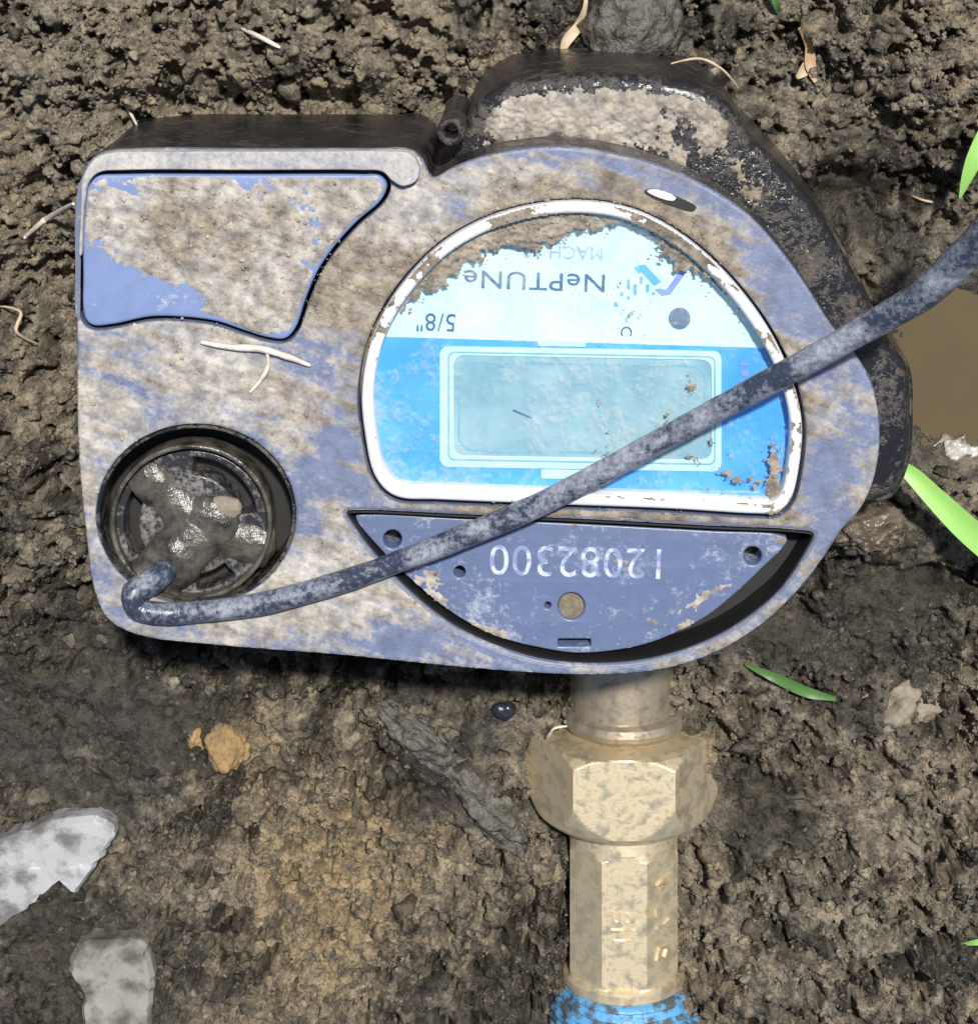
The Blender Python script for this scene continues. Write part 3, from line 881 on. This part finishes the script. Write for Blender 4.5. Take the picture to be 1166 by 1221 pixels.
facet_poly('cast_mark', f1m[2], [(-13, 6), (0, 4), (12, 10), (13, 5), (2, -1), (10, -8), (6, -9), (-4, 0), (-13, 0)], 2.4)
facet_poly('cast_mark', f1m[3], [(-14, -9), (-9, 10), (8, 10), (12, 2), (6, -9), (2, -8), (7, 2), (4, 6), (-5, 6), (-10, -10)], 2.4)

prof = [(1190, 64, None), (1191, 72, None)]
for i in range(60):
    y = 1193 + i * 2.4
    prof.append((y, min(74 + (y - 1193) * .42, 88) + (2.2 if i % 4 < 2 else -1.2), None))
pipe = barrel('taped_pipe', 749, prof, 'thread_blue', None, lump=.09, seed=21, sharp=60)
tag(pipe, 'bright blue threaded pipe end under the brass coupling at the bottom edge', 'pipe')

# ------------------------------------------------------------------ dried mud on the meter
st = 1.6
fu, fv = np.meshgrid(np.arange(86, 1056, st), np.arange(166, 812, st))
in_h = inside_poly(fu, fv, HOUSING); d_h = dist_poly(fu, fv, HOUSING[::3])
in_plate = inside_poly(fu, fv, PLATE_HOLE); in_pl = inside_poly(fu, fv, PLATE)
in_ring = inside_poly(fu, fv, RING_OUT); in_lens = inside_poly(fu, fv, RING_IN)
in_port = inside_poly(fu, fv, PORT)
in_panel = inside_poly(fu, fv, PANEL); in_ridge = inside_poly(fu, fv, RIDGE)
d_ring = dist_poly(fu, fv, RING_OUT[::3]); d_lens = dist_poly(fu, fv, RING_IN[::3]); d_panel = dist_poly(fu, fv, PANEL[::3])
n_big = fbm(fu / 70, fv / 70, 201, 4); n_mid = .6 * fbm(fu / 18, fv / 18, 202, 4, .6) + .4 * fbm((fu + fv * .4) / 42, (fv - fu * .4) / 9, 207, 4, .6); n_fin = fbm(fu / 5, fv / 5, 203, 3, .65)
smear = fbm((fu * .94 + fv * .34) / 95, (fv * .94 - fu * .34) / 13, 211, 4, .6)
nz = (n_big - .5) * 1.2 + (n_mid - .5) * .7 + (n_fin - .5) * .5 + (smear - .5) * .9
dens = np.full(fu.shape, -.17)
dens += .30 * gauss(fu, fv, 270, 440, 210, 130) + .35 * gauss(fu, fv, 400, 310, 70, 70) + .28 * gauss(fu, fv, 560, 230, 120, 60)
dens += .36 * gauss(fu, fv, 790, 270, 90, 45, 35) + .22 * gauss(fu, fv, 420, 690, 90, 60) + .2 * gauss(fu, fv, 130, 500, 40, 200) + .2 * gauss(fu, fv, 450, 190, 90, 30)
dens += .25 * np.exp(-(d_ring / 14) ** 2)
dens -= .32 * gauss(fu, fv, 1000, 470, 70, 150) + .2 * gauss(fu, fv, 640, 190, 60, 14) + .22 * gauss(fu, fv, 360, 560, 70, 50) + .2 * gauss(fu, fv, 180, 440, 30, 30)
dens -= .25 * gauss(fu, fv, 430, 770, 140, 22) + .25 * gauss(fu, fv, 960, 350, 60, 60)
dens += .35 * gauss(fu, fv, 987, 510, 11, 8) + .3 * gauss(fu, fv, 690, 615, 280, 8)
base = np.zeros(fu.shape)
# cover panel
dp = .26 - .95 * gauss(fu, fv, 165, 362, 95, 30, 3) - .5 * gauss(fu, fv, 120, 330, 30, 40) - .4 * gauss(fu, fv, 372, 315, 16, 70, 18) - .15 * gauss(fu, fv, 340, 245, 60, 25) + .25 * gauss(fu, fv, 230, 270, 130, 50) + .3 * gauss(fu, fv, 325, 360, 35, 40)
dens = np.where(in_panel, dp - 1.2 * np.exp(-(d_panel / 3) ** 2), dens); base = np.where(in_panel, 3, base)
dens = np.where(in_ridge & ~in_panel, -2, dens); base = np.where(in_ridge, np.minimum(20, 11 + dist_poly(fu, fv, RIDGE[::3]) * 1.0), base)
# ring and lens
ringd = -.20 + .75 * gauss(fu, fv, 600, 262, 16, 20) + .75 * gauss(fu, fv, 800, 282, 42, 34, 40) + .2 * gauss(fu, fv, 445, 430, 12, 80)
dens = np.where(in_ring, ringd, dens); base = np.where(in_ring, 10.5, base)
lensd = -.78 + .85 * gauss(fu, fv, 560, 290, 95, 34, -28) + .55 * gauss(fu, fv, 500, 345, 40, 26, -50) + .75 * gauss(fu, fv, 680, 262, 80, 22) + 1.0 * gauss(fu, fv, 826, 284, 75, 20, 42) \
    + .45 * gauss(fu, fv, 875, 350, 20, 40, -30) + .7 * gauss(fu, fv, 922, 560, 10, 45) + .35 * gauss(fu, fv, 880, 575, 45, 25) + .75 * gauss(fu, fv, 825, 460, 9, 13) + .6 * gauss(fu, fv, 795, 495, 9, 12)
lensd += .8 * gauss(fu, fv, 800, 290, 60, 14, 40) + .35 * gauss(fu, fv, 640, 285, 60, 16, -10)
lensd = lensd * 1.25 + .18 + .30 * np.exp(-(d_lens / 5) ** 2)
dens = np.where(in_lens, lensd, dens); base = np.where(in_lens, -5, base)
# serial plate
pd = -.36 + .35 * gauss(fu, fv, 735, 660, 20, 30, 30) + .28 * gauss(fu, fv, 600, 760, 60, 20) + .3 * gauss(fu, fv, 835, 715, 60, 5, -28) + .3 * gauss(fu, fv, 520, 720, 30, 25, 40)
dens = np.where(in_plate, np.where(in_pl, pd, -2), dens); base = np.where(in_plate, PLZ, base)
for hx, hy, hr in ((468, 643, 14), (897, 663, 14), (548, 682, 10), (681, 723, 19), (685, 766, 22)):
    dens = np.where(np.hypot(fu - hx, fv - hy) < hr, -2, dens)
dens = np.where(in_port, -2, dens)
dens = np.where(np.abs(dist_poly(fu, fv, PLATE_HOLE[::3])) < 4, -2, dens)
dens = np.where(in_h, dens, -2)
raw = dens + nz + np.where(in_lens, (n_fin - .5) * .9, 0)
plain_zone = in_h & ~in_plate & ~in_ring & ~in_panel & ~in_port & (dens > -1.5)
thick = raw * 11
thick = np.where(thick > 0, thick * (.85 + .3 * n_fin) * .42, thick)
thick = np.where(thick > 5, 5 + (thick - 5) * .3, thick)
keepv = np.where(plain_zone, raw > -.75, thick > -1.5)
rough_mud = np.clip(thick, 0, 3) / 3 * (n_fin - .5) * 1.3
zz = base + np.where(plain_zone, .5 + np.clip(thick, 0, 7), np.clip(thick, -1.2, 7)) + rough_mud
cover = np.where(plain_zone, sstep(-.55, .22, raw), 1.0)
# the film is draped to the edges of the housing and its openings: border vertices snap onto the edge
geo = in_h & ~in_plate & ~inside_poly(fu, fv, WELL) & ~in_port & ~inside_poly(fu, fv, PANEL_GAP)
dd = np.minimum.reduce([dist_poly(fu, fv, HOUSING[::2]), dist_poly(fu, fv, PLATE_HOLE[::2]), dist_poly(fu, fv, WELL[::2]), dist_poly(fu, fv, PORT), dist_poly(fu, fv, PANEL_GAP[::2])])
sdz = np.where(geo, dd, -dd)
gv_, gu_ = np.gradient(sdz, st)
gl_ = np.hypot(gu_, gv_) + 1e-6
snap = (sdz < 1.6) & (sdz > -2.4) & ~in_pl & ~in_ring & ~in_panel
shift = np.where(snap, 1.0 - sdz, 0)
shift = np.where((sdz > 0.2) & snap, np.maximum(shift, 0), shift)
fu2 = fu + gu_ / gl_ * shift; fv2 = fv + gv_ / gl_ * shift
zone = (geo | snap) & ~in_ridge
keepv = np.where(zone, sdz > -2.4, keepv)
drop = np.clip(4 - np.where(snap, 1.0, sdz), 0, 4) / 4
zz = np.where(zone, np.where(snap, .5, np.minimum(zz, .5 + np.clip(sdz, 0, 9) * .6)) - drop ** 2.2 * 2.6, zz)
cover = np.where(zone, sstep(-.58, .18, np.where(dens < -1.5, nz - .1, raw)), cover)
base = np.where(zone, 0, base)
fx, fy = at_np(fu2, fv2, base)
tone = .2 + (smear - .5) * 1.6 + .7 * gauss(fu, fv, 400, 315, 70, 70) + .55 * np.exp(-(d_ring / 28) ** 2) + .6 * gauss(fu, fv, 790, 270, 110, 60) + (n_mid - .5) * 1.2 + .35 * gauss(fu, fv, 690, 615, 300, 14)
tone = np.where(in_lens, .78 + (n_mid - .5) * .8, tone)
tone = np.where(in_panel, .2 + (n_big - .45) * 1.8 + (n_mid - .5) * 1.4, tone)
fid = np.arange(fu.size).reshape(fu.shape)
fq = np.stack([fid[1:, :-1], fid[1:, 1:], fid[:-1, 1:], fid[:-1, :-1]], -1).reshape(-1, 4)
kv = keepv.ravel()
bz = base.ravel()
zid = np.where(in_lens, 3, np.where(in_ring, 2, np.where(in_panel, 1, np.where(in_plate, 4, 5))))
zid = np.where(zone, 0, zid).ravel()
ok = kv[fq].all(1) & (np.ptp(zid[fq], axis=1) == 0) & (zid[fq[:, 0]] != 5)
fq = fq[ok]
used = np.unique(fq); remap = np.full(fu.size, -1); remap[used] = np.arange(len(used))
FVv = np.stack([fx, fy, zz], -1).reshape(-1, 3)[used]
stuff(mesh_obj('dried_mud', FVv, remap[fq], 'dry_mud', meter, 180, {'tone': np.clip(tone, 0, 1).ravel()[used], 'cover': cover.ravel()[used]}))

# pale mud left on the shelf of the case above the register
su, sv = np.meshgrid(np.arange(530, 1060, st), np.arange(76, 420, st))
sd_in = inside_poly(su, sv, CASE); sd_d = dist_poly(su, sv, CASE[::3])
s_mid = fbm(su / 15, sv / 15, 302, 4, .65); s_big = fbm(su / 50, sv / 50, 303, 3); s_fin = fbm(su / 4, sv / 4, 304, 3, .7)
sden = -.42 + .95 * gauss(su, sv, 690, 130, 190, 60) + .32 * gauss(su, sv, 950, 270, 45, 150, -38) + (s_big - .5) * .8 + (s_mid - .5) * 1.0 + (s_fin - .5) * .4
sden = np.where(sd_in, sden - 1.6 * np.exp(-(sd_d / 13) ** 2), -2)
sth = sden * 13
sth = np.where(sth > 5, 5 + (sth - 5) * .3, sth)
szz = -118 + np.clip(sth, -1.2, 8) + np.where(sth > .5, (s_fin - .5) * 3, 0)
sx_, sy_ = at_np(su, sv, np.full(su.shape, -118.0))
sid = np.arange(su.size).reshape(su.shape)
sq = np.stack([sid[1:, :-1], sid[1:, 1:], sid[:-1, 1:], sid[:-1, :-1]], -1).reshape(-1, 4)
sq = sq[(sth > -1.5).ravel()[sq].all(1)]
used = np.unique(sq); remap = np.full(su.size, -1); remap[used] = np.arange(len(used))
stone = np.clip(.5 + .5 * sstep(820, 900, su) + (s_mid - .5) * 1.0, 0, 1)
stuff(mesh_obj('shelf_mud', np.stack([sx_, sy_, szz], -1).reshape(-1, 3)[used], remap[sq], 'dry_mud', meter, 180, {'tone': stone.ravel()[used], 'cover': np.ones(len(used))}))

# grit grains stuck in the dried mud
rng = np.random.default_rng(77)
cand = np.argwhere((thick > 1.0))
pick = cand[rng.integers(0, len(cand), 3400)]
pr = np.clip(tone, 0, 1)[pick[:, 0], pick[:, 1]]
pick = pick[rng.random(len(pick)) < .22 + .7 * pr]
bv, bf = ico(1)
n = len(pick)
gxp = fx[pick[:, 0], pick[:, 1]] + rng.uniform(-1, 1, n); gyp = fy[pick[:, 0], pick[:, 1]] + rng.uniform(-1, 1, n); gzp = zz[pick[:, 0], pick[:, 1]]
gr = .75 * (1 - rng.random(n) * .97) ** (-.42)
jit = 1 + rng.uniform(-.35, .35, (n, len(bv), 1))
GVt = bv[None] * jit * gr[:, None, None] + np.stack([gxp, gyp, gzp], -1)[:, None, :]
gtone = np.repeat(np.clip(tone[pick[:, 0], pick[:, 1]] + rng.uniform(-.6, .5, n), 0, 1), len(bv))
stuff(mesh_obj('grit', GVt.reshape(-1, 3), (bf[None] + (np.arange(n) * len(bv))[:, None, None]).reshape(-1, 3), 'dry_mud', meter, 180, {'tone': gtone, 'cover': np.ones(len(gtone))}))

# ------------------------------------------------------------------ cable
cp = [(262, 636, -125, 20), (228, 656, -74, 20), (203, 676, -26, 20.5), (178, 696, 10, 20), (160, 708, 24, 19), (163, 724, 24, 18), (190, 731, 22, 17.5), (240, 729, 21, 17), (300, 722, 21, 17), (370, 705, 21, 17), (450, 679, 21, 17), (550, 641, 21, 17.5),
      (640, 603, 26, 18), (720, 562, 34, 18), (800, 518, 44, 18), (880, 475, 56, 18.5), (960, 432, 75, 19), (1040, 387, 102, 20), (1100, 350, 135, 20.5), (1150, 304, 175, 21), (1200, 250, 220, 21.5), (1260, 180, 270, 22), (1330, 100, 320, 22)]
cs = smooth_loop(cp, 8, closed=False)
cable = tube('cable', [at(p[0], p[1], p[2] - 5 * (p[0] > 150)) for p in cs], [p[3] * (.80 if p[0] < 1000 else .80 + .1 * min((p[0] - 1000) / 150, 1)) for p in cs], 'cable_jacket', None, 20, .10, 31)
tag(cable, 'dusty black cable running from the round port across the window to upper right', 'cable')

# ------------------------------------------------------------------ stones and clods
def gz(px, py, dz=0.0):
    z = -400.0
    for _ in range(5):
        x, y, _z = at(px, py, z); z = ground_z(x, y)
    return z + dz
shard('pale_stone', [(-60, 1040), (0, 1011), (45, 994), (105, 981), (122, 986), (134, 1000), (124, 1024), (106, 1050), (88, 1073), (74, 1060), (60, 1066), (30, 1092), (0, 1113), (-60, 1150)],
      gz(50, 1040, 50), 80, 'white_stone', 11, 'broken white stone with a pointed tip at the left edge', 'stone')
shard('pale_stone', [(84, 1143), (98, 1134), (130, 1133), (164, 1131), (175, 1148), (181, 1180), (178, 1215), (174, 1250), (120, 1262), (96, 1240), (94, 1195), (78, 1168)],
      gz(130, 1180, 40), 75, 'dull_stone', 12, 'squarish grey stone with pale rim at the bottom left', 'stone')
clod('muddy_stone', 752, 28, gz(752, 28, 10), 62, 62, 50, 'grey_mud', 41, .3, label='rounded grey muddy stone at the top edge above the meter', cat='stone')
clod('soil_lump', 1072, 838, gz(1072, 838, -4), 48, 30, 24, 'pale_clod', 42, .8, label='pale wet lump of soil right of the dark grass blade', cat='soil lump')
clod('soil_lump', 1034, 634, gz(1034, 634, 0), 44, 24, 34, 'wet_mud', 43, .8, label='wet brown lump of mud against the meter\'s right rim', cat='soil lump')
clod('soil_lump', 272, 892, gz(272, 892, 6), 26, 30, 22, 'ochre_clod', 44, .45, label='orange-brown lump of soil below the meter\'s left half', cat='soil lump')
clod('soil_lump', 236, 880, gz(236, 880, 4), 13, 20, 14, 'ochre_clod', 45, .45, label='small orange-brown lump left of the larger one', cat='soil lump')
clod('soil_lump', 500, 880, gz(500, 880, -2), 74, 24, 20, 'grey_mud', 46, .6, ang=-42, label='slick grey slab of mud sloping below the meter', cat='soil lump')
clod('soil_lump', 585, 965, gz(585, 965, -2), 80, 30, 22, 'grey_mud', 47, .6, ang=-50, label='smooth grey mud slab left of the brass tailpiece', cat='soil lump')
clod('pebble', 601, 847, gz(601, 847, 8), 16, 14, 11, 'black_pebble', 48, .3, sub=3, label='small shiny black pebble below the meter', cat='pebble')
clod('pebble', 268, 606, GZ + 4, 22, 14, 7, 'pale_clod', 49, .25, sub=3, label='flat pale pebble lodged in the round cable port', cat='pebble')

v, f = ico(5)
cr_p = v * (1 + .9 * noise3(v, 1.7, 61)[:, None] + .8 * noise3(v, 5.0, 63)[:, None])
c0 = at(1136, 546, PZ)
o = mesh_obj('mud_glints', cr_p * np.array([40, 22, 13]) + np.array([c0[0], c0[1], PZ + 4]), f, 'glint_mud', None, 180)  # pale mass added in place of glints on the wet mud
tag(o, 'pale mass added as wet-mud glints at the puddle edge above the bright grass blade', 'glint')

# ------------------------------------------------------------------ grass, straw, roots
def blade(name, pts, mat, label, cat='grass', thick=1.6, fold=.25):
    """leaf: pts = (px, py, z, half width); folded cross-section with real thickness"""
    cs_ = smooth_loop(pts, 8, closed=False)
    P = np.array([at(p[0], p[1], p[2]) for p in cs_]); W = np.array([p[3] for p in cs_])
    T = np.gradient(P, axis=0); T /= np.linalg.norm(T, axis=1)[:, None]
    V, F = [], []
    prof = [(-1, fold), (-.5, fold * .35), (0, 0), (.5, fold * .35), (1, fold)]
    for i in range(len(P)):
        side = np.cross(T[i], [0, 0, 1.0]); side /= np.linalg.norm(side) + 1e-9
        nn = np.cross(side, T[i])
        for a, b in prof: V.append(P[i] + side * a * W[i] + nn * b * W[i])
        for a, b in prof[::-1]: V.append(P[i] + side * a * W[i] * .96 + nn * (b * W[i] - thick))
    m = 10
    for i in range(len(P) - 1):
        for j in range(m):
            F.append((i * m + j, i * m + (j + 1) % m, (i + 1) * m + (j + 1) % m, (i + 1) * m + j))
    F.append(tuple(range(m))[::-1]); F.append(tuple(range((len(P) - 1) * m, len(P) * m)))
    o = mesh_obj(name, V, F, mat, None, 50)
    return tag(o, label, cat)
def gq(px, py, dz): return gz(px, py, dz)
blade('grass_blade', [(1062, 550, -300, 2), (1080, 560, -296, 9), (1115, 594, -290, 14), (1150, 628, -290, 17), (1190, 662, -300, 18), (1260, 720, -330, 14)], 'grass_bright', 'bright green grass blade reaching in from the right beside the meter')
blade('grass_blade', [(1144, 236, -300, 1.5), (1152, 212, -290, 7), (1163, 185, -285, 11), (1185, 140, -290, 11)], 'grass_bright', 'green grass blade tip at the right edge above the cable')
blade('grass_blade', [(888, 792, gq(888, 792, 10), 2), (920, 806, gq(920, 806, 14), 6.5), (965, 826, gq(965, 826, 16), 7.5), (996, 833, gq(996, 833, 10), 3)], 'grass_dark', 'dark green grass blade lying below the meter\'s right rim')
blade('grass_blade', [(1146, 1126, gq(1146, 1126, 16), 2), (1166, 1123, gq(1160, 1123, 18), 5), (1210, 1118, gq(1190, 1118, 22), 6)], 'grass_bright', 'small green grass tip at the right edge near the bottom')
blade('grass_blade', [(935, 30, gq(935, 30, 12), 1.5), (926, 8, gq(926, 8, 18), 4), (915, -30, gq(915, 0, 26), 4)], 'grass_dark', 'thin green grass stalk at the top edge')
blade('dry_leaf', [(669, 66, gq(669, 66, 14), 2), (675, 50, gq(675, 50, 20), 6), (690, 30, gq(690, 30, 22), 6), (697, 10, gq(697, 10, 20), 3), (700, -15, gq(700, 0, 20), 2)], 'straw', 'curled tan dry leaf beside the muddy stone at the top', 'dry leaf')
blade('dry_leaf', [(953, 34, gq(953, 34, 12), 2), (964, 55, gq(964, 55, 14), 5), (966, 78, gq(966, 78, 12), 7), (972, 98, gq(972, 98, 8), 2)], 'brown_leaf', 'brown dry leaf on the soil at the top right', 'dry leaf')
blade('dry_leaf', [(950, 92, gq(950, 92, 12), 3), (960, 82, gq(960, 82, 14), 8), (968, 70, gq(968, 70, 14), 3)], 'straw', 'small tan leaf scrap touching the brown dry leaf', 'dry leaf')
def root(pts, r, mat, label, name='root', cat='root'):
    cs_ = smooth_loop(pts, 6, closed=False)
    n_ = len(cs_)
    o = tube(name, [at(p[0], p[1], p[2]) for p in cs_], [r * (.45 + .55 * math.sin(math.pi * (i + .6) / (n_ + .2))) for i in range(n_)], mat, None, 7, .2, 3)
    return tag(o, label, cat)
root([(30, 283, gq(30, 283, 40), 0), (55, 262, gq(55, 262, 60), 0), (88, 243, -250, 0)], 4.0, 'pale_root', 'pale white root poking up against the meter\'s left edge')
root([(0, 365, gq(5, 365, 12), 0), (25, 372, gq(25, 372, 12), 0), (20, 395, gq(20, 395, 10), 0), (45, 410, gq(45, 410, 8), 0)], 2.5, 'straw', 'thin tan rootlet curling at the left edge')
root([(240, 408, 4, 0), (275, 414, 7, 0), (310, 416, 8, 0), (345, 426, 7, 0), (370, 436, 4, 0)], 4.5, 'pale_root', 'white root fibre lying on the housing under the cover panel')
root([(318, 418, 7, 0), (320, 435, 7, 0), (312, 452, 6, 0), (298, 468, 4, 0)], 3.0, 'pale_root', 'short white fibre branching down from the longer one')
root([(138, 100, gq(138, 100, 14), 0), (148, 120, gq(148, 120, 18), 0), (163, 148, gq(163, 148, 14), 0)], 2.6, 'pale_root', 'pale straw bit on the soil above the meter\'s left corner', 'straw_bit', 'straw')
root([(288, 34, gq(288, 34, 14), 0), (310, 44, gq(310, 44, 16), 0), (334, 57, gq(334, 57, 12), 0)], 3.2, 'pale_root', 'short pale twig on the soil near the top left', 'straw_bit', 'straw')
root([(800, 76, -150, 0), (835, 70, -140, 0), (862, 84, -150, 0), (880, 105, -175, 0)], 1.8, 'straw', 'fine tan straw looped over the meter\'s top rim', 'straw_bit', 'straw')
root([(1075, 228, gq(1075, 228, 8), 0), (1098, 238, gq(1098, 238, 12), 0), (1112, 241, gq(1112, 241, 8), 0)], 1.6, 'straw', 'fine straw on the dark mud above the cable', 'straw_bit', 'straw')
root([(653, 880, PZC + 80, 0), (660, 869, PZC + 95, 0), (676, 866, PZC + 92, 0)], 2.0, 'pale_root', 'curled pale root hair on the brass nut\'s upper left corner')
